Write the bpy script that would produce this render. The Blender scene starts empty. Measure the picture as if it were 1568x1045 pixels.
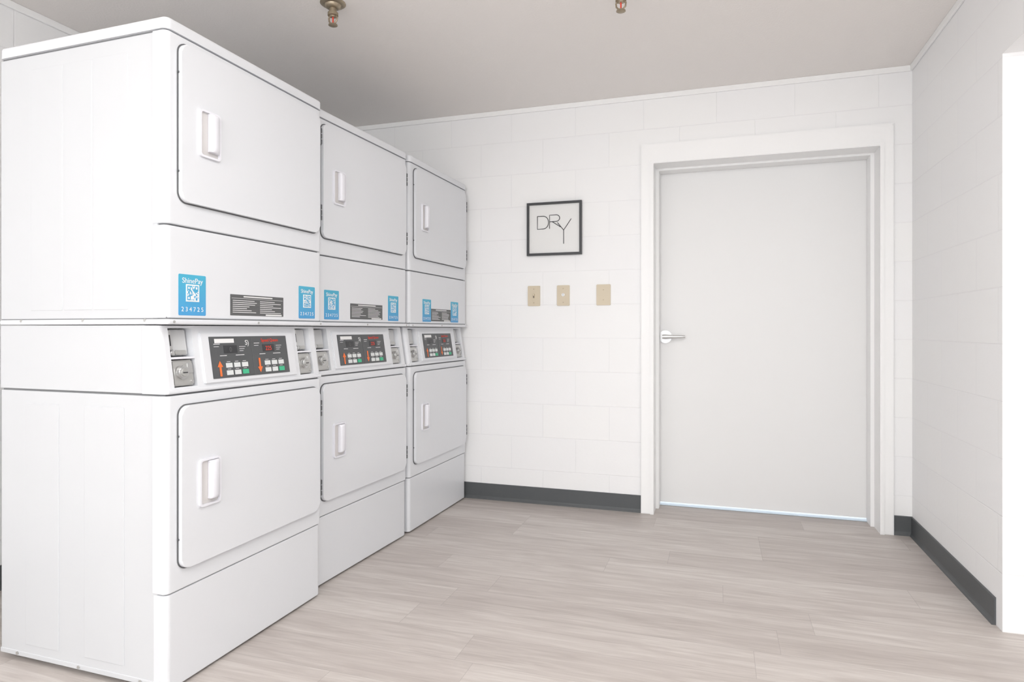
import bpy, bmesh, math, random
from mathutils import Vector, Matrix
random.seed(4)
scene = bpy.context.scene
scene.view_settings.view_transform = 'Standard'
scene.view_settings.look = 'None'
scene.view_settings.exposure = 0.0

def lin(c):
    return tuple(((v/255)/12.92 if v/255 <= .04045 else ((v/255+.055)/1.055)**2.4) for v in c)

# ---------------------------------------------------------------- materials
def mat(name, rgb, rough=.5, metal=0.0, bump=0.0, bscale=40, var=0.0, emit=None, es=0, coat=0):
    m = bpy.data.materials.new(name); m.use_nodes = True
    nt = m.node_tree; p = nt.nodes['Principled BSDF']
    c = lin(rgb)
    p.inputs['Base Color'].default_value = (*c, 1)
    p.inputs['Roughness'].default_value = rough
    p.inputs['Metallic'].default_value = metal
    if coat: p.inputs['Coat Weight'].default_value = coat
    tc = nt.nodes.new('ShaderNodeTexCoord')
    n = nt.nodes.new('ShaderNodeTexNoise'); n.inputs['Scale'].default_value = bscale
    n.inputs['Detail'].default_value = 4
    nt.links.new(tc.outputs['Object'], n.inputs['Vector'])
    if var:
        mx = nt.nodes.new('ShaderNodeMixRGB'); mx.inputs[1].default_value = (*[v*(1-var) for v in c], 1)
        mx.inputs[2].default_value = (*[min(1, v*(1+var)) for v in c], 1)
        nt.links.new(n.outputs['Fac'], mx.inputs[0]); nt.links.new(mx.outputs[0], p.inputs['Base Color'])
    if bump:
        b = nt.nodes.new('ShaderNodeBump'); b.inputs['Strength'].default_value = bump
        b.inputs['Distance'].default_value = .003
        nt.links.new(n.outputs['Fac'], b.inputs['Height']); nt.links.new(b.outputs[0], p.inputs['Normal'])
    if emit:
        p.inputs['Emission Color'].default_value = (*lin(emit), 1); p.inputs['Emission Strength'].default_value = es
    return m

def block_mat(name, axis, offx=0.0):
    m = bpy.data.materials.new(name); m.use_nodes = True
    nt = m.node_tree; L = nt.links; p = nt.nodes['Principled BSDF']
    p.inputs['Roughness'].default_value = .5
    g = nt.nodes.new('ShaderNodeNewGeometry')
    s = nt.nodes.new('ShaderNodeSeparateXYZ'); L.new(g.outputs['Position'], s.inputs[0])
    a = nt.nodes.new('ShaderNodeMath'); a.operation = 'ADD'; a.inputs[1].default_value = 10*.406+offx
    L.new(s.outputs[axis], a.inputs[0])
    c = nt.nodes.new('ShaderNodeCombineXYZ'); L.new(a.outputs[0], c.inputs[0]); L.new(s.outputs['Z'], c.inputs[1])
    br = nt.nodes.new('ShaderNodeTexBrick'); L.new(c.outputs[0], br.inputs['Vector'])
    br.inputs['Scale'].default_value = 1; br.inputs['Brick Width'].default_value = .406
    br.inputs['Row Height'].default_value = .2035; br.inputs['Mortar Size'].default_value = .0030
    br.inputs['Mortar Smooth'].default_value = .7; br.offset = .5
    w = lin((246, 246, 246)); w2 = lin((245, 245, 246)); mo = lin((241, 241, 242))
    br.inputs['Color1'].default_value = (*w, 1); br.inputs['Color2'].default_value = (*w2, 1)
    br.inputs['Mortar'].default_value = (*mo, 1)
    L.new(br.outputs['Color'], p.inputs['Base Color'])
    n = nt.nodes.new('ShaderNodeTexNoise'); n.inputs['Scale'].default_value = 60; n.inputs['Detail'].default_value = 5
    L.new(g.outputs['Position'], n.inputs['Vector'])
    b1 = nt.nodes.new('ShaderNodeBump'); b1.inputs['Strength'].default_value = .16; b1.inputs['Distance'].default_value = .002
    L.new(n.outputs['Fac'], b1.inputs['Height'])
    # joint depth fades in and out, as thick paint fills it
    n3 = nt.nodes.new('ShaderNodeTexNoise'); n3.inputs['Scale'].default_value = 1.7; n3.inputs['Detail'].default_value = 1
    L.new(g.outputs['Position'], n3.inputs['Vector'])
    mr = nt.nodes.new('ShaderNodeMapRange'); mr.inputs[1].default_value = .38; mr.inputs[2].default_value = .62
    mr.inputs[3].default_value = .35; mr.inputs[4].default_value = 1
    L.new(n3.outputs['Fac'], mr.inputs[0])
    mm = nt.nodes.new('ShaderNodeMath'); mm.operation = 'MULTIPLY'
    L.new(br.outputs['Fac'], mm.inputs[0]); L.new(mr.outputs[0], mm.inputs[1])
    b2 = nt.nodes.new('ShaderNodeBump'); b2.invert = True; b2.inputs['Strength'].default_value = .38
    b2.inputs['Distance'].default_value = .003
    L.new(mm.outputs[0], b2.inputs['Height']); L.new(b1.outputs[0], b2.inputs['Normal'])
    L.new(b2.outputs[0], p.inputs['Normal'])
    return m

def floor_mat():
    m = bpy.data.materials.new('vinyl_plank'); m.use_nodes = True
    nt = m.node_tree; L = nt.links; p = nt.nodes['Principled BSDF']
    def M(op, a, b=None, c=None):
        n = nt.nodes.new('ShaderNodeMath'); n.operation = op
        for i, v in enumerate((a, b, c)):
            if v is None: continue
            if isinstance(v, (int, float)): n.inputs[i].default_value = v
            else: L.new(v, n.inputs[i])
        return n.outputs[0]
    g = nt.nodes.new('ShaderNodeNewGeometry')
    s = nt.nodes.new('ShaderNodeSeparateXYZ'); L.new(g.outputs['Position'], s.inputs[0])
    ry = M('DIVIDE', M('ADD', s.outputs['Y'], 20.05), .18)
    row = M('FLOOR', ry); fy = M('FRACT', ry)
    wn = nt.nodes.new('ShaderNodeTexWhiteNoise'); wn.noise_dimensions = '1D'; L.new(row, wn.inputs['W'])
    rx = M('ADD', M('DIVIDE', M('ADD', s.outputs['X'], 30), 1.22), wn.outputs['Value'])
    col = M('FLOOR', rx); fx = M('FRACT', rx)
    idc = nt.nodes.new('ShaderNodeCombineXYZ'); L.new(row, idc.inputs[0]); L.new(col, idc.inputs[1])
    w2 = nt.nodes.new('ShaderNodeTexWhiteNoise'); w2.noise_dimensions = '2D'; L.new(idc.outputs[0], w2.inputs['Vector'])
    pid = w2.outputs['Value']
    gv = nt.nodes.new('ShaderNodeCombineXYZ')
    L.new(M('MULTIPLY', s.outputs['X'], 1.5), gv.inputs[0]); L.new(M('MULTIPLY', s.outputs['Y'], 15), gv.inputs[1])
    L.new(M('MULTIPLY', pid, 37), gv.inputs[2])
    n1 = nt.nodes.new('ShaderNodeTexNoise'); n1.inputs['Scale'].default_value = 1.6; n1.inputs['Detail'].default_value = 7
    n1.inputs['Distortion'].default_value = .8; n1.inputs['Roughness'].default_value = .6
    L.new(gv.outputs[0], n1.inputs['Vector'])
    gv2 = nt.nodes.new('ShaderNodeCombineXYZ')
    L.new(M('MULTIPLY', s.outputs['X'], 5), gv2.inputs[0]); L.new(M('MULTIPLY', s.outputs['Y'], 90), gv2.inputs[1])
    L.new(M('MULTIPLY', pid, 91), gv2.inputs[2])
    n2 = nt.nodes.new('ShaderNodeTexNoise'); n2.inputs['Scale'].default_value = 1.5; n2.inputs['Detail'].default_value = 4
    L.new(gv2.outputs[0], n2.inputs['Vector'])
    f = M('ADD', M('ADD', M('MULTIPLY', n1.outputs['Fac'], .95), M('MULTIPLY', n2.outputs['Fac'], .40)), M('MULTIPLY', M('SUBTRACT', pid, .5), .20))
    cr = nt.nodes.new('ShaderNodeValToRGB'); L.new(f, cr.inputs[0])
    e = cr.color_ramp.elements
    e[0].position = .40; e[0].color = (*lin((174, 165, 160)), 1)
    e[1].position = .97; e[1].color = (*lin((212, 206, 201)), 1)
    k = e.new(.69); k.color = (*lin((193, 185, 180)), 1)
    edge = M('MAXIMUM', M('LESS_THAN', fy, .012), M('LESS_THAN', fx, .0018))
    mx = nt.nodes.new('ShaderNodeMixRGB'); mx.inputs[2].default_value = (*lin((154, 147, 143)), 1)
    L.new(M('MULTIPLY', edge, .5), mx.inputs[0]); L.new(cr.outputs[0], mx.inputs[1])
    L.new(mx.outputs[0], p.inputs['Base Color'])
    p.inputs['Roughness'].default_value = .45
    b = nt.nodes.new('ShaderNodeBump'); b.inputs['Strength'].default_value = .12; b.inputs['Distance'].default_value = .001
    L.new(n2.outputs['Fac'], b.inputs['Height']); L.new(b.outputs[0], p.inputs['Normal'])
    return m

def sticker_mat():
    m = bpy.data.materials.new('blue_sticker'); m.use_nodes = True
    nt = m.node_tree; p = nt.nodes['Principled BSDF']
    g = nt.nodes.new('ShaderNodeNewGeometry'); s = nt.nodes.new('ShaderNodeSeparateXYZ')
    nt.links.new(g.outputs['Position'], s.inputs[0])
    mr = nt.nodes.new('ShaderNodeMapRange'); mr.inputs[1].default_value = 1.11; mr.inputs[2].default_value = 1.24
    nt.links.new(s.outputs['Z'], mr.inputs[0])
    cr = nt.nodes.new('ShaderNodeValToRGB'); nt.links.new(mr.outputs[0], cr.inputs[0])
    cr.color_ramp.elements[0].color = (*lin((76, 156, 212)), 1)
    cr.color_ramp.elements[1].color = (*lin((74, 176, 206)), 1)
    nt.links.new(cr.outputs[0], p.inputs['Base Color']); p.inputs['Roughness'].default_value = .4
    return m

WALLX = block_mat('painted_block_x', 'X', .01)
WALLY = block_mat('painted_block_y', 'Y', .12)
CEIL = mat('ceiling_paint', (243, 239, 236), .9, bump=.4, bscale=120, var=.01)
TRIM = mat('trim_paint', (248, 248, 248), .4, bump=.05, bscale=20)
PLAIN = mat('wall_paint', (244, 244, 244), .5, bump=.1, bscale=60)
DOORM = mat('door_paint', (234, 234, 234), .45, bump=.04, bscale=30)
FLOOR = floor_mat()
BASE = mat('rubber_base', (84, 87, 89), .5, var=.04)
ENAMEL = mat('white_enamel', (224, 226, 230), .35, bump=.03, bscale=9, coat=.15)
ENAMEL_DIM = mat('white_enamel_side_dimmed', (207, 209, 212), .42, bump=.03, bscale=9)  # darker copy of the enamel, offsetting excess light on the side panels
PLAST = mat('white_plastic', (232, 232, 238), .4)
POCKET = mat('pull_pocket', (208, 205, 204), .5)
GAP = mat('dark_gasket', (96, 97, 99), .7)
SEAM = mat('seam_shadow_gap', (128, 129, 131), .7)
DARK = mat('panel_dark', (84, 86, 88), .4)
DARK2 = mat('panel_darker', (54, 55, 58), .3)
LBL = mat('label_gray', (94, 95, 96), .5)
WHITE = mat('print_white', (236, 236, 236), .5)
BTN = mat('button_white', (222, 225, 225), .4)
GREEN = mat('button_green', (70, 185, 140), .4)
ORANGE = mat('print_orange', (240, 120, 60), .5)
RED = mat('print_red', (226, 70, 50), .5)
STEEL = mat('brushed_steel', (195, 195, 193), .4, .7, var=.06)
CHROME = mat('satin_chrome', (205, 205, 205), .28, .85)
BRASS = mat('aged_brass', (165, 152, 132), .35, .75, var=.25, bscale=60)
GREYREC = mat('recess_gray', (200, 201, 202), .5)
BLUE = sticker_mat()
BEIGE = mat('beige_plate', (212, 199, 176), .4)
BEIGE2 = mat('beige_toggle', (186, 170, 144), .4)
BLACK = mat('frame_black', (58, 59, 62), .4)
PAPER = mat('paper', (232, 232, 231), .4, coat=.2)
THR = mat('threshold_daylight_tint', (222, 238, 252), .2)  # pale blue painted in as daylight leaking under the door
FEETM = mat('rubber_foot', (60, 60, 60), .7)

# ---------------------------------------------------------------- helpers
def link(o, parent=None):
    scene.collection.objects.link(o)
    if parent: o.parent = parent
    return o
def from_bm(name, bm, m, parent=None, smooth=False):
    bmesh.ops.recalc_face_normals(bm, faces=bm.faces)
    me = bpy.data.meshes.new(name); bm.to_mesh(me); bm.free()
    me.materials.append(m)
    if smooth:
        for p in me.polygons: p.use_smooth = True
        try: me.set_sharp_from_angle(angle=math.radians(40))
        except Exception: pass
    return link(bpy.data.objects.new(name, me), parent)
def addbox(bm, x0, x1, y0, y1, z0, z1):
    v = [bm.verts.new(c) for c in [(x0,y0,z0),(x1,y0,z0),(x1,y1,z0),(x0,y1,z0),(x0,y0,z1),(x1,y0,z1),(x1,y1,z1),(x0,y1,z1)]]
    for f in [(0,3,2,1),(4,5,6,7),(0,1,5,4),(1,2,6,5),(2,3,7,6),(3,0,4,7)]:
        bm.faces.new([v[i] for i in f])
def box(name, x0, x1, y0, y1, z0, z1, m, parent=None, bev=0, seg=3):
    bm = bmesh.new(); addbox(bm, x0, x1, y0, y1, z0, z1)
    if bev: bmesh.ops.bevel(bm, geom=bm.edges[:], offset=bev, segments=seg, profile=.5, affect='EDGES')
    return from_bm(name, bm, m, parent)
def frontbox(name, x0, x1, y0, y1, z0, z1, m, parent=None, rv=.018, rh=.004):
    """panel facing -y: big radius on the vertical front edges, small on the horizontal ones"""
    bm = bmesh.new(); addbox(bm, x0, x1, y0, y1, z0, z1)
    def sel(vert):
        r = []
        for e in bm.edges:
            a, b = e.verts
            if abs(a.co.y-y0) < 1e-5 and abs(b.co.y-y0) < 1e-5:
                isv = abs(a.co.z-b.co.z) > 1e-4
                if isv == vert: r.append(e)
        return r
    bmesh.ops.bevel(bm, geom=sel(True), offset=rv, segments=8, profile=.5, affect='EDGES')
    bm.normal_update()
    es = [e for e in bm.edges if abs(e.verts[0].co.z-e.verts[1].co.z) < 1e-6 and not (abs(e.verts[0].co.y-y1) < 1e-5 and abs(e.verts[1].co.y-y1) < 1e-5)
          and len(e.link_faces) == 2 and any(abs(abs(f.normal.z)-1) < 1e-3 for f in e.link_faces)]
    if rh: bmesh.ops.bevel(bm, geom=es, offset=rh, segments=3, profile=.5, affect='EDGES')
    return from_bm(name, bm, m, parent)
def rrect(x0, x1, z0, z1, r, n=8):
    pts = []
    for cx, cz, a0 in ((x1-r, z1-r, 0), (x0+r, z1-r, 90), (x0+r, z0+r, 180), (x1-r, z0+r, 270)):
        for i in range(n+1):
            a = math.radians(a0+90*i/n); pts.append((cx+r*math.cos(a), cz+r*math.sin(a)))
    return pts
def slab(name, x0, x1, z0, z1, r, y0, y1, m, parent=None, bev=0, inner=None):
    """rounded rectangle plate between y0 (front) and y1; optional inner hole (x0,x1,z0,z1,r)"""
    bm = bmesh.new(); o = rrect(x0, x1, z0, z1, r)
    if inner is None:
        f = [bm.verts.new((p[0], y0, p[1])) for p in o]; b = [bm.verts.new((p[0], y1, p[1])) for p in o]
        ff = bm.faces.new(f); bm.faces.new(b[::-1])
        n = len(o)
        for i in range(n): bm.faces.new((f[i], b[i], b[(i+1) % n], f[(i+1) % n]))
        if bev: bmesh.ops.bevel(bm, geom=list(ff.edges), offset=bev, segments=3, profile=.5, affect='EDGES')
    else:
        q = rrect(*inner); n = len(o)
        rings = [[bm.verts.new((p[0], y, p[1])) for p in pts] for pts, y in ((o, y1), (o, y0), (q, y0), (q, y1))]
        for k in range(3):
            for i in range(n):
                bm.faces.new((rings[k][i], rings[k][(i+1) % n], rings[k+1][(i+1) % n], rings[k+1][i]))
    return from_bm(name, bm, m, parent)
def cyl(name, c, r, h, axis, m, parent=None, seg=28, bev=0):
    bm = bmesh.new(); bmesh.ops.create_cone(bm, cap_ends=True, segments=seg, radius1=r, radius2=r, depth=h)
    if bev:
        bmesh.ops.bevel(bm, geom=[e for e in bm.edges if abs(e.verts[0].co.z-e.verts[1].co.z) < 1e-6], offset=bev, segments=2, affect='EDGES')
    if axis == 'y': bmesh.ops.rotate(bm, verts=bm.verts, matrix=Matrix.Rotation(math.pi/2, 3, 'X'))
    if axis == 'x': bmesh.ops.rotate(bm, verts=bm.verts, matrix=Matrix.Rotation(math.pi/2, 3, 'Y'))
    bmesh.ops.translate(bm, verts=bm.verts, vec=c)
    return from_bm(name, bm, m, parent, smooth=True)
def revolve(name, prof, m, parent=None, seg=32):
    bm = bmesh.new(); rings = []
    for r, z in prof:
        rings.append([bm.verts.new((r*math.cos(2*math.pi*i/seg), r*math.sin(2*math.pi*i/seg), z)) for i in range(seg)])
    for a, b in zip(rings, rings[1:]):
        for i in range(seg): bm.faces.new((a[i], a[(i+1) % seg], b[(i+1) % seg], b[i]))
    bmesh.ops.remove_doubles(bm, verts=bm.verts, dist=1e-6)
    return from_bm(name, bm, m, parent, smooth=True)
def polyline(name, lines, r, m, parent=None):
    cu = bpy.data.curves.new(name, 'CURVE'); cu.dimensions = '3D'; cu.bevel_depth = r; cu.bevel_resolution = 2
    for pts in lines:
        sp = cu.splines.new('POLY'); sp.points.add(len(pts)-1)
        for i, p in enumerate(pts): sp.points[i].co = (*p, 1)
    cu.materials.append(m)
    return link(bpy.data.objects.new(name, cu), parent)
def text(name, s, loc, size, m, parent=None, rx=90, ext=.0003, align='CENTER', sx=1):
    cu = bpy.data.curves.new(name, 'FONT'); cu.body = s; cu.size = size; cu.align_x = align; cu.extrude = ext
    cu.materials.append(m)
    o = link(bpy.data.objects.new(name, cu), parent)
    o.location = loc; o.rotation_euler = (math.radians(rx), 0, 0); o.scale = (sx, 1, 1)
    return o
def empty(name, loc, rz=0):
    e = bpy.data.objects.new(name, None); e.empty_display_size = .1
    link(e); e.location = loc; e.rotation_euler = (0, 0, rz); return e

# ---------------------------------------------------------------- room shell
BW, RX, LX, H = 3.79, .955, -2.81, 2.44
YB = -2.2          # open side of the room (behind the camera)
RX2 = 2.7
box('floor', LX-.1, RX2+.1, YB-.2, BW+.5, -.1, 0, FLOOR)
box('ceiling', LX-.1, RX2+.1, YB, BW+.5, H, H+.1, CEIL)
DX0, DX1, DT = -.357, .803, 2.03        # door opening
bm = bmesh.new()
addbox(bm, LX-.1, DX0-.03, BW, BW+.3, 0, H)
addbox(bm, DX1+.03, RX2+.1, BW, BW+.3, 0, H)
addbox(bm, DX0-.03, DX1+.03, BW, BW+.3, DT+.03, H)
from_bm('wall_back', bm, WALLX)
box('wall_left', LX-.1, LX, YB, BW, 0, H, WALLY)
OY, OH = 2.683, 2.046
bm = bmesh.new()
addbox(bm, RX, RX+.2, OY, BW, 0, H)
addbox(bm, RX, RX+.2, YB, OY, OH, H)
from_bm('wall_right', bm, WALLY)
box('wall_hall', RX2, RX2+.1, YB, BW, 0, H, PLAIN)
box('trim_ceiling_back', LX, RX, BW-.012, BW, H-.03, H, TRIM, bev=.003)
box('trim_ceiling_left', LX, LX+.012, YB, BW-.012, H-.03, H, TRIM, bev=.003)
box('trim_ceiling_right', RX-.012, RX, YB, BW-.012, H-.03, H, TRIM, bev=.003)
def cove(name, p0, p1, nrm):
    prof = [(0,0),(.014,0),(.013,.004),(.008,.012),(.006,.02),(.006,.097),(.003,.1),(0,.1)]
    bm = bmesh.new(); r = []
    for p in (p0, p1):
        r.append([bm.verts.new((p[0]+nrm[0]*a, p[1]+nrm[1]*a, z)) for a, z in prof])
    n = len(prof)
    for i in range(n): bm.faces.new((r[0][i], r[0][(i+1) % n], r[1][(i+1) % n], r[1][i]))
    bm.faces.new(r[0]); bm.faces.new(r[1][::-1])
    return from_bm(name, bm, BASE)
cove('baseboard_back_left', (LX, BW), (-.43, BW), (0, -1))
cove('baseboard_back_right', (.868, BW), (RX, BW), (0, -1))
cove('baseboard_right', (RX, OY+.055), (RX, BW-.006), (-1, 0))
cove('baseboard_left', (LX, YB), (LX, BW-.006), (1, 0))

# ---------------------------------------------------------------- door
DY = 4.0
d = empty('door_1', (0, 0, 0))
F = BW
bm = bmesh.new()
def ringframe(bm, o, i, y0, y1):
    (ox0, ox1, oz), (ix0, ix1, iz) = o, i
    P = [(ox0,0),(ox0,oz),(ox1,oz),(ox1,0)]; Q = [(ix0,0),(ix0,iz),(ix1,iz),(ix1,0)]
    pf = [bm.verts.new((a, y0, b)) for a, b in P]; qf = [bm.verts.new((a, y0, b)) for a, b in Q]
    pb = [bm.verts.new((a, y1, b)) for a, b in P]; qb = [bm.verts.new((a, y1, b)) for a, b in Q]
    for k in range(3):
        bm.faces.new((pf[k], pf[k+1], qf[k+1], qf[k])); bm.faces.new((pb[k], qb[k], qb[k+1], pb[k+1]))
        bm.faces.new((pf[k], pb[k], pb[k+1], pf[k+1])); bm.faces.new((qf[k], qf[k+1], qb[k+1], qb[k]))
    for k in (0, 3): bm.faces.new((pf[k], qf[k], qb[k], pb[k]))
ringframe(bm, (-.43, .868, 2.147), (DX0-.002, DX1+.002, DT+.002), F-.022, F+.002)
bmesh.ops.bevel(bm, geom=[e for e in bm.edges if abs(e.verts[0].co.y-(F-.022)) < 1e-5 and abs(e.verts[1].co.y-(F-.022)) < 1e-5 and len(e.link_faces) == 2], offset=.004, segments=2, affect='EDGES')
from_bm('casing', bm, TRIM, d)
bm = bmesh.new(); ringframe(bm, (DX0-.020, DX1+.020, DT+.020), (DX0, DX1, DT), F-.030, F+.3)
bmesh.ops.bevel(bm, geom=[e for e in bm.edges if abs(e.verts[0].co.y-(F-.030)) < 1e-5 and abs(e.verts[1].co.y-(F-.030)) < 1e-5 and len(e.link_faces) == 2], offset=.003, segments=2, affect='EDGES')
from_bm('jamb', bm, TRIM, d)
bm = bmesh.new(); ringframe(bm, (DX0, DX1, DT), (DX0+.018, DX1-.018, DT-.012), 3.90, DY-.002)
from_bm('stop', bm, TRIM, d)
box('leaf', DX0+.003, DX1-.003, DY, DY+.045, .018, DT-.003, DOORM, d, bev=.001)
box('threshold_light_leak', DX0, DX1, DY-.014, DY+.25, .001, .007, THR, d, bev=.002)
hx, hz = -.308, 1.026
cyl('rosette', (hx, DY-.005, hz), .039, .010, 'y', CHROME, d, 40, .003)
cyl('rose_hub', (hx, DY-.014, hz), .026, .012, 'y', CHROME, d, 32, .003)
cyl('spindle', (hx, DY-.036, hz), .011, .05, 'y', CHROME, d)
bm = bmesh.new(); sec = []
for x, w, h, y in ((hx-.014,.010,.013,0),(hx+.005,.011,.0135,0),(hx+.03,.008,.011,.001),(hx+.075,.006,.009,.004),(hx+.105,.006,.009,.008),(hx+.118,.005,.007,.011)):
    sec.append([bm.verts.new((x, DY-.06+y+w*math.cos(2*math.pi*k/12), hz+.001+h*math.sin(2*math.pi*k/12))) for k in range(12)])
for a, b in zip(sec, sec[1:]):
    for k in range(12): bm.faces.new((a[k], a[(k+1)%12], b[(k+1)%12], b[k]))
bm.faces.new(sec[0]); bm.faces.new(sec[-1][::-1])
from_bm('lever', bm, CHROME, d, smooth=True)

# ---------------------------------------------------------------- stacked dryers
W, D = .752, .70
Z1, Z2, Z3 = .292, .876, 1.085
SL = .032
def sy(z): return SL*(z-.880)/.205
def sbox(name, x0, x1, z0, z1, o0, o1, m, parent, bev=0):
    """box following the sloped control face; o0 = outward front offset, o1 = back offset"""
    bm = bmesh.new(); addbox(bm, x0, x1, 0, 1, z0, z1)
    for v in bm.verts: v.co.y = sy(v.co.z) - (o0 if v.co.y < .5 else o1)
    if bev: bmesh.ops.bevel(bm, geom=bm.edges[:], offset=bev, segments=2, affect='EDGES')
    return from_bm(name, bm, m, parent)

def door_unit(P, pre, z0, z1):
    x0, x1 = .043, .722
    slab(pre+'_gasket', x0-.0035, x1+.0035, z0-.0035, z1+.0035, .033, -.003, .001, GAP, P)
    hx0, hx1 = .105, .19
    zc = .598 if pre == 'lower' else 1.675
    a, b = zc-.073, zc+.073
    slab(pre+'_door', x0, x1, z0, z1, .030, -.016, -.003, ENAMEL, P, bev=.004)
    # cup pull: bezel, pocket floor, curved grip with undercut
    slab(pre+'_pull_bezel', hx0, hx1, a, b, .012, -.024, -.015, PLAST, P, inner=(hx0+.006, hx1-.006, a+.006, b-.006, .008))
    slab(pre+'_pull_pocket', hx0+.005, hx1-.005, a+.005, b-.005, .006, -.0168, -.0155, POCKET, P)
    prof = [(.036, -.0175), (.034, -.030), (.038, -.037), (.048, -.040), (.062, -.036), (.074, -.029), (.080, -.0225), (.080, -.0160), (.050, -.0160)]
    bm = bmesh.new(); rr = []
    zt, zb2 = b-.008, a+.020
    for z, k in ((zb2, .72), (zb2+.004, .92), (zb2+.010, 1), (zt-.010, 1), (zt-.004, .92), (zt, .72)):
        rr.append([bm.verts.new((hx0+px, -.016+(py+.016)*k, z)) for px, py in prof])
    for q, w in zip(rr, rr[1:]):
        for i in range(len(prof)): bm.faces.new((q[i], q[(i+1) % len(prof)], w[(i+1) % len(prof)], w[i]))
    bm.faces.new(rr[0]); bm.faces.new(rr[-1][::-1])
    from_bm(pre+'_pull_grip', bm, PLAST, P, smooth=True)
    for i, hz in enumerate((z0+.085, z1-.085)):
        bm = bmesh.new()
        for k in range(3):
            addbox(bm, x1+.001, x1+.010, -.017, -.001, hz-.031+k*.022, hz-.031+k*.022+.018)
        addbox(bm, x1+.004, x1+.007, -.014, 0, hz-.03, hz+.03)
        from_bm('%s_hinge_%d' % (pre, i+1), bm, DARK, P)
    cyl(pre+'_latch_dot_1', (x0-.002, -.004, z1-.09), .003, .004, 'y', DARK, P, 10)
    cyl(pre+'_latch_dot_2', (x0-.002, -.004, z0+.09), .003, .004, 'y', DARK, P, 10)

def qr(P, name, x0, x1, z0, z1, rnd):
    y = -.0018
    bm = bmesh.new(); addbox(bm, x0, x1, y, -.0004, z0, z1); from_bm(name+'_white', bm, WHITE, P)
    n = 13; bm = bmesh.new(); m = (x1-x0)*.08; cx = (x1-x0-2*m)/n; cz = (z1-z0-2*m)/n
    for i in range(n):
        for j in range(n):
            on = rnd.random() < .48
            for ci, cj in ((0, 0), (0, n-4), (n-4, n-4)):
                if ci <= i < ci+4 and cj <= j < cj+4:
                    on = not (ci < i < ci+3 and cj < j < cj+3)
            if on: addbox(bm, x0+m+i*cx, x0+m+(i+1)*cx, y-.0003, y, z0+m+j*cz, z0+m+(j+1)*cz)
    from_bm(name+'_modules', bm, BLUE, P)

def coin(P, pre, x0, x1):
    za, zb, zs = .897, 1.074, .987
    sbox(pre+'_liner', x0, x1, za, zb, -.050, -.056, GREYREC, P)
    sbox(pre+'_shelf', x0, x1, zs-.006, zs, .002, -.05, PLAST, P, .001)
    sbox(pre+'_upper_block', x0+.026, x1-.004, zs+.004, zb-.004, -.020, -.05, GREYREC, P, .003)
    sbox(pre+'_slot_bracket', x0+.003, x0+.020, zs+.022, zb-.006, -.008, -.045, CHROME, P, .002)
    sbox(pre+'_slot', x0+.0095, x0+.0125, zs+.034, zb-.02, -.007, -.010, DARK2, P)
    cyl(pre+'_return_knob', (x0+.012, sy(zs+.014)+.012, zs+.013), .007, .02, 'y', CHROME, P, 18, .002)
    sbox(pre+'_chute', x0+.034, x1-.014, zs+.006, zs+.020, -.014, -.03, STEEL, P, .002)
    sbox(pre+'_vault', x0+.003, x1-.006, za+.003, zs-.010, -.004, -.05, STEEL, P, .004)
    sbox(pre+'_vault_hasp', x0+.058, x1-.010, za+.040, zs-.020, -.001, -.006, CHROME, P, .0015)
    lx, lz = x0+.034, za+.044
    y = sy(lz)
    cyl(pre+'_lock_ring', (lx, y-.002, lz), .020, .016, 'y', CHROME, P, 30, .003)
    cyl(pre+'_lock_face', (lx, y-.009, lz), .013, .008, 'y', STEEL, P, 24, .002)
    box(pre+'_key_slot', lx-.008, lx+.008, y-.0145, y-.012, lz-.0015, lz+.0015, DARK2, P)
    cyl(pre+'_screw', (x1-.018, sy(za+.015)+.002, za+.016), .004, .006, 'y', CHROME, P, 12)

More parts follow.
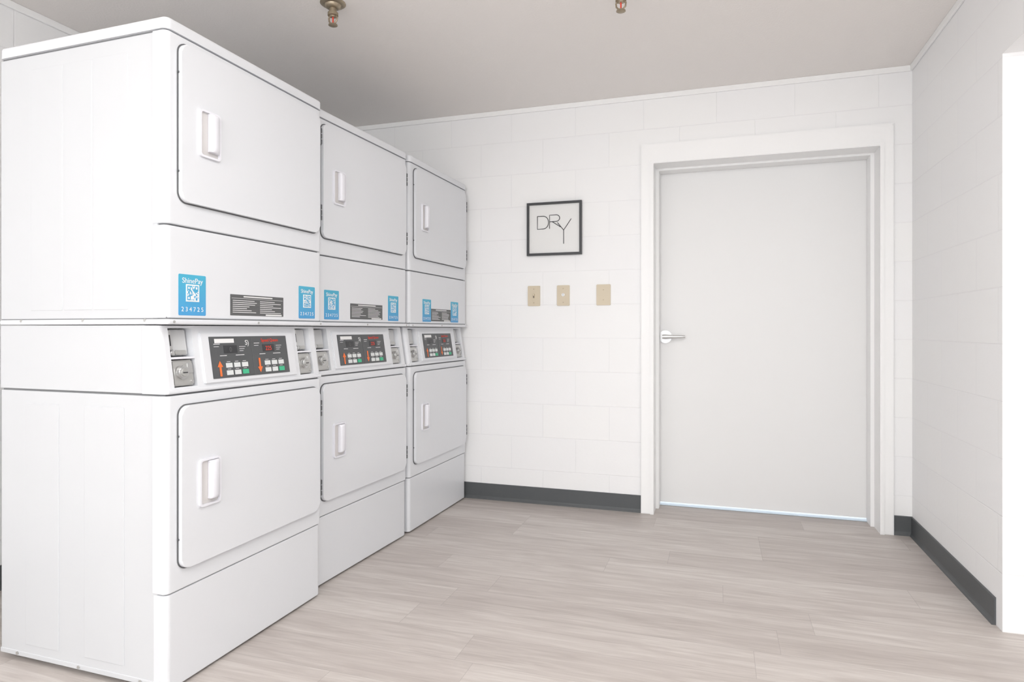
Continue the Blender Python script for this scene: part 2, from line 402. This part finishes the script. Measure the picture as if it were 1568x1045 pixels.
def dryer(name, ox, oy, tilt, stick, seed):
    rnd = random.Random(seed)
    P = empty(name, (ox, oy, 0), math.radians(90-tilt))
    for i, (fx, fy) in enumerate(((.05, .06), (W-.05, .06), (.05, D-.06), (W-.05, D-.06))):
        cyl('foot_%d' % (i+1), (fx, fy, .0125), .02, .025, 'z', FEETM, P)
    box('lower_cabinet', .005, W-.005, .036, D, .022, Z2-.002, ENAMEL_DIM, P, .003)
    box('base_flange', .003, W-.003, .04, D+.001, .018, .034, ENAMEL_DIM, P, .002)
    frontbox('kick_panel', .004, W-.004, .004, .05, .008, Z1-.003, ENAMEL, P)
    frontbox('kick_seam', .012, W-.012, .012, .05, Z1-.006, Z1+.005, SEAM, P, .01, 0)
    frontbox('lower_front', 0, W, 0, .05, Z1+.001, Z2-.002, ENAMEL, P)
    box('lower_gap', .010, W-.010, .012, D-.004, Z2-.004, Z2+.006, SEAM, P)
    door_unit(P, 'lower', .355, .842)
    for sx0, sx1, tag in ((.0028, .006, 'near'), (W-.006, W-.0028, 'far')):
        for k, (a, b) in enumerate(((.166, .328), (.438, .585))):
            box('lower_side_rib_%s_%d' % (tag, k+1), sx0, sx1, a, b, .06, .835, ENAMEL_DIM, P, .0015, 2)
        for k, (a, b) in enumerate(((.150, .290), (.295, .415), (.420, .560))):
            box('upper_side_rib_%s_%d' % (tag, k+1), sx0, sx1, a, b, 1.13, 1.90, ENAMEL_DIM, P, .0015, 2)
    cyl('side_knockout', (.0045, .53, .115), .032, .003, 'x', ENAMEL_DIM, P, 32, .001)
    for k, fy in enumerate((.08, .33, .60)):
        cyl('side_screw_%d' % (k+1), (.0015, fy, Z3+.012), .005, .005, 'x', STEEL, P, 12)
        cyl('base_screw_%d' % (k+1), (.002, fy+.02, .027), .005, .005, 'x', STEEL, P, 12)
    za, zb = Z2+.004, Z3-.003
    c1 = (.034, .122); c2 = (.622, .706)
    def hs(n, x0, x1, z0, z1, back=.09):
        bm = bmesh.new(); addbox(bm, x0, x1, 0, 1, z0, z1)
        for v in bm.verts: v.co.y = sy(v.co.z) if v.co.y < .5 else back
        from_bm(n, bm, ENAMEL, P)
    for n, x0, x1, s in (('control_cheek_near', 0, c1[0], 0), ('control_cheek_far', c2[1], W, 1)):
        bm = bmesh.new(); addbox(bm, x0, x1, 0, 1, za, zb)
        for v in bm.verts: v.co.y = sy(v.co.z) if v.co.y < .5 else .09
        xe = x1 if s else x0
        es = [e for e in bm.edges if all(abs(v.co.x-xe) < 1e-6 and v.co.y < .06 for v in e.verts)]
        bmesh.ops.bevel(bm, geom=es, offset=.018, segments=6, profile=.5, affect='EDGES')
        from_bm(n, bm, ENAMEL, P)
    hs('control_center', c1[1], c2[0], za, zb)
    for n, (a, b) in (('l', c1), ('r', c2)):
        hs('control_sill_'+n, a, b, za, .897); hs('control_head_'+n, a, b, 1.074, zb)
    box('control_body', .003, W-.003, .085, D, za, zb+.001, ENAMEL_DIM, P, .002)
    box('control_lip', .004, W-.004, -.004, .06, Z2+.003, Z2+.016, ENAMEL, P, .005)
    coin(P, 'coin_vault_1', *c1); coin(P, 'coin_vault_2', *c2)
    sbox('display_bezel', .146, .598, .898, 1.062, .007, -.004, ENAMEL, P, .004)
    sbox('display_plate', .180, .552, .913, 1.047, .0095, .004, DARK, P, .001)
    sbox('display_divider', .3655, .3675, .915, 1.045, .0102, .009, LBL, P)
    ta = 90-math.degrees(math.atan(SL/.205))
    for k in range(2):
        bx = .186+k*.184
        sbox('display_lcd_%d' % (k+1), bx+.050, bx+.110, .992, 1.018, .0102, .009, DARK2, P)
        bm = bmesh.new()
        def strip(x0, x1, z0, z1):
            b2 = [(x0, z0), (x1, z0), (x1, z1), (x0, z1)]
            bm.faces.new([bm.verts.new((x, sy(z)-.0104, z)) for x, z in b2])
        for r in range(2):
            for c in range(3): strip(bx+.056+c*.036, bx+.072+c*.036, .964-r*.024, .9655-r*.024)
        strip(bx+.03, bx+.06, .984, .986); strip(bx+.10, bx+.14, .984, .986); strip(bx+.008, bx+.035, 1.022, 1.024)
        strip(bx+.008, bx+.03, 1.014, 1.0155)
        for r in range(3): strip(bx+.120, bx+.150-r*.006, 1.012-r*.007, 1.0135-r*.007)
        from_bm('display_print_%d' % (k+1), bm, WHITE, P)
        text('time_readout_%d' % (k+1), '225' if k else '0', (bx+.08, sy(1.0)-.0110, .997), .022, RED if k else LBL, P, ta)
        bm = bmesh.new(); bg = bmesh.new()
        for r in range(2):
            for c in range(3):
                x = bx+.052+c*.036; z = .953-r*.024
                t = bg if (c == 2 and r == 1) else bm
                v0 = len(t.verts); addbox(t, x, x+.026, 0, 1, z-.0075, z+.0075)
                t.verts.ensure_lookup_table()
                for v in t.verts[v0:]: v.co.y = sy(v.co.z)-(.0125 if v.co.y < .5 else .009)
        from_bm('buttons_%d' % (k+1), bm, BTN, P); from_bm('start_button_%d' % (k+1), bg, GREEN, P)
        up = 1 if k == 0 else -1; zc = .945; ax = bx+.026
        pts = [(-.0045,-.026),(.0045,-.026),(.0045,.004),(.012,.004),(0,.024),(-.012,.004),(-.0045,.004)]
        bm = bmesh.new()
        vs = [bm.verts.new((ax+a, sy(zc+up*b)-.0106, zc+up*b)) for a, b in pts]
        bm.faces.new(vs)
        from_bm('arrow_%d' % (k+1), bm, ORANGE, P)
    text('brand_text', 'Speed Queen', (.460, sy(1.028)-.0108, 1.027), .0165, RED, P, ta)
    sbox('display_sticker', .20, .285, 1.026, 1.040, .0105, .009, WHITE, P)
    text('mark_text', 'S)', (.345, sy(1.022)-.0108, 1.018), .024, WHITE, P, ta)
    box('tray_lip', -.001, W+.001, -.010, D, Z3, Z3+.016, ENAMEL, P, .006, 4)
    box('tray_lip_seam', .006, W-.006, .004, D-.002, Z3+.014, Z3+.024, SEAM, P)
    box('upper_cabinet', .004, W-.004, .036, D, Z3+.018, 1.946, ENAMEL_DIM, P, .003)
    frontbox('service_panel', 0, W, 0, .05, Z3+.019, 1.377, ENAMEL, P)
    frontbox('upper_seam', .010, W-.010, .010, .05, 1.374, 1.386, SEAM, P, .01, 0)
    frontbox('upper_front', 0, W, 0, .05, 1.382, 1.948, ENAMEL, P)
    box('top_seam', .008, W-.008, .010, D-.006, 1.944, 1.954, SEAM, P)
    bm = bmesh.new(); addbox(bm, -.001, W+.001, -.003, D+.002, 1.951, 1.987)
    bmesh.ops.bevel(bm, geom=[e for e in bm.edges if abs(e.verts[0].co.z-e.verts[1].co.z) > .01], offset=.02, segments=6, profile=.5, affect='EDGES')
    bmesh.ops.bevel(bm, geom=[e for e in bm.edges if min(v.co.z for v in e.verts) > 1.98], offset=.010, segments=4, profile=.5, affect='EDGES')
    from_bm('top_lid', bm, ENAMEL, P)
    door_unit(P, 'upper', 1.452, 1.926)
    for k, fx in enumerate((.02, W/2, W-.02)):
        cyl('tray_screw_%d' % (k+1), (fx, -.0105, Z3+.008), .004, .003, 'y', STEEL, P, 12)
    for k, (a, b) in enumerate(stick):
        z0, z1 = 1.113, 1.237; w = b-a
        slab('pay_sticker_%d' % (k+1), a, b, z0, z1, .004, -.0008, .0005, BLUE, P)
        qr(P, 'pay_qr_%d' % (k+1), a+w*.26, b-w*.26, z0+.042, z0+.042+w*.50, rnd)
        text('pay_text_%d' % (k+1), 'ShinePay', ((a+b)/2, -.0012, z1-.026), .0225*w/.105, WHITE, P)
        text('pay_number_%d' % (k+1), '2 3 4 7 2 5', ((a+b)/2, -.0012, z0+.012), .0195*w/.105, WHITE, P)
    a, b = .254, .518
    slab('instruction_label', a, b, 1.117, 1.187, .002, -.0008, .0005, LBL, P)
    bm = bmesh.new()
    def st(x0, x1, z0, z1): bm.faces.new([bm.verts.new((x, -.0012, z)) for x, z in ((x0, z0), (x1, z0), (x1, z1), (x0, z1))])
    st(a+.06, b-.06, 1.179, 1.183); st(a+.005, b-.005, 1.174, 1.175)
    for cidx in range(2):
        for r in range(7):
            xx = a+.010+cidx*.13
            st(xx, xx+.06+rnd.random()*.055, 1.166-r*.0065, 1.168-r*.0065)
    st(b-.095, b-.01, 1.1185, 1.1235)
    from_bm('instruction_print', bm, WHITE, P)
    return P

dryer('stacked_tumble_dryer', -1.530, 1.460, 0.8, ((.045, .150), (.607, .707)), 1)
dryer('stacked_tumble_dryer.001', -1.571, 2.232, 2.6, ((.068, .170), (.570, .668)), 2)
dryer('stacked_tumble_dryer.002', -1.536, 3.012, 1.0, ((.150, .254), (.520, .630)), 3)

# ---------------------------------------------------------------- framed sign
s = empty('framed_dry_sign', (-.951, BW, 1.685))
w2, h2, t = .171, .162, .014
bm = bmesh.new()
for q in ((-w2, w2, h2-t, h2), (-w2, w2, -h2, -h2+t), (-w2, -w2+t, -h2+t, h2-t), (w2-t, w2, -h2+t, h2-t)):
    addbox(bm, q[0], q[1], -.022, -.001, q[2], q[3])
from_bm('frame', bm, BLACK, s)
box('print_sheet', -w2+.005, w2-.005, -.010, -.002, -h2+.005, h2-.005, PAPER, s)
def sg(px, pz): return ((px-848)*.00407, -.0115, (349-pz)/254.0)
Dl = [sg(822, 329)]
for i in range(13):
    a = math.radians(90-15*i); Dl.append((sg(831, 339)[0]+.034*math.cos(a), -.0115, sg(831, 339)[2]+.039*math.sin(a)))
Dl += [sg(822, 349), sg(822, 329)]
Rl = [sg(841, 349), sg(841, 328)]
for i in range(13):
    a = math.radians(90-15*i); Rl.append((sg(851, 333)[0]+.022*math.cos(a), -.0115, sg(851, 333)[2]+.020*math.sin(a)))
Rl += [sg(841, 338.3)]
polyline('letters', [Dl, Rl, [sg(845, 338.3), sg(858, 347)], [sg(853, 340), sg(862.5, 352)], [sg(874, 335), sg(862.5, 352), sg(862.5, 373)]], .0022, BLACK, s)

# ---------------------------------------------------------------- switch plates
def plate(name, x, kind, wd=.039):
    e = empty(name, (x, BW, 1.277))
    slab('plate', -wd, wd, -.062, .062, .005, -.007, -.0005, BEIGE, e, bev=.003)
    cyl('screw_top', (0, -.0075, .042 if kind else .03), .0035, .002, 'y', BEIGE2, e, 12)
    cyl('screw_bottom', (0, -.0075, -.042 if kind else -.03), .0035, .002, 'y', BEIGE2, e, 12)
    if kind == 1:
        slab('toggle_surround', -.006, .006, -.013, .013, .002, -.0085, -.006, BEIGE2, e)
        box('toggle', -.004, .004, -.018, -.006, .0, .012, BEIGE, e, .001)
        box('toggle_slot', -.002, .002, -.0092, -.008, -.011, -.001, DARK, e)
    if kind == 2:
        cyl('key_cylinder', (0, -.008, .004), .009, .006, 'y', CHROME, e, 24, .001)
        box('key_slot', -.0014, .0014, -.0125, -.0105, -.003, .011, DARK2, e)
plate('light_switch', -1.081, 1); plate('key_switch', -.896, 2); plate('blank_switch_plate', -.651, 0, .042)

# ---------------------------------------------------------------- sprinklers
def sprinkler(name, x, y):
    e = empty(name, (x, y, H))
    revolve('escutcheon', [(0, 0), (.052, 0), (.053, -.003), (.048, -.007), (.034, -.009), (.032, -.016), (.026, -.022), (.016, -.024), (0, -.024)], BRASS, e)
    revolve('body', [(0, -.022), (.015, -.022), (.015, -.040), (.022, -.041), (.022, -.054), (.014, -.055), (.011, -.060), (0, -.060)], BRASS, e, 12)
    for sgn, n in ((1, 'r'), (-1, 'l')):
        polyline('yoke_'+n, [[(sgn*.011, 0, -.050), (sgn*.020, 0, -.062), (sgn*.018, 0, -.076), (sgn*.006, 0, -.088), (0, 0, -.090)]], .0035, BRASS, e)
    cyl('bulb', (0, 0, -.072), .003, .026, 'z', RED, e, 12)
    revolve('deflector', [(0, -.086), (.009, -.087), (.018, -.090), (.019, -.094), (.011, -.098), (0, -.098)], BRASS, e, 24)
sprinkler('ceiling_sprinkler', -1.538, 2.32)
sprinkler('ceiling_sprinkler.001', -.372, 2.571)

# ---------------------------------------------------------------- light
def fill_fixture(name, x, y, power, sx=1.2, sy_=.3):  # added ceiling lamp, out of view, supplying fill light for the room
    e = empty(name, (x, y, H))
    box('fill_housing', -sx/2-.02, sx/2+.02, -sy_/2-.02, sy_/2+.02, -.05, -.001, TRIM, e, .004)
    DIFF = mat('fill_diffuser', (250, 250, 250), .5, emit=(255, 253, 250), es=1.5)
    box('fill_diffuser', -sx/2, sx/2, -sy_/2, sy_/2, -.062, -.045, DIFF, e, .006)
    l = bpy.data.lights.new('fill_area_light', 'AREA'); l.shape = 'RECTANGLE'; l.size = sx; l.size_y = sy_
    l.energy = power; l.color = (1, .995, .985)
    o = link(bpy.data.objects.new('fill_area_light', l), e); o.location = (0, 0, -.07)
fill_fixture('added_ceiling_fill', 0.0, 1.0, 20)
fill_fixture('added_ceiling_fill.001', 1.9, 1.4, 6, .3, 1.2)
# opal globe lamps, added unseen behind the camera to brighten ceiling and walls
FILL_GLOW = mat('fill_globe_glow', (250, 250, 250), .4, emit=(255, 253, 250), es=30)
def fill_globe(name, x, y):
    g = empty(name, (x, y, H))
    cyl('fill_globe_canopy', (0, 0, -.012), .06, .024, 'z', CHROME, g); cyl('fill_globe_stem', (0, 0, -.12), .006, .22, 'z', CHROME, g, 12)
    revolve('fill_globe', [(max(0.0, .19*math.sin(math.radians(a))), -.40+.19*math.cos(math.radians(a))) for a in range(0, 181, 10)], FILL_GLOW, g, 32)
fill_globe('added_fill_pendant', -.9, -1.1)
fill_globe('added_fill_pendant.001', .45, -1.1)

w = bpy.data.worlds.new('world'); scene.world = w; w.use_nodes = True
bg = w.node_tree.nodes['Background']; bg.inputs[0].default_value = (.965, .982, 1, 1); bg.inputs[1].default_value = 2.4

# ---------------------------------------------------------------- camera
cd = bpy.data.cameras.new('camera'); cam = link(bpy.data.objects.new('camera', cd))
cd.sensor_width = 36; cd.sensor_fit = 'HORIZONTAL'; cd.lens = 979/1568*36
cd.shift_y = -17.5/1568; cd.clip_start = .02
cam.location = (0, 0, 1.07); cam.rotation_euler = (math.radians(90), 0, math.radians(17.9))
scene.camera = cam
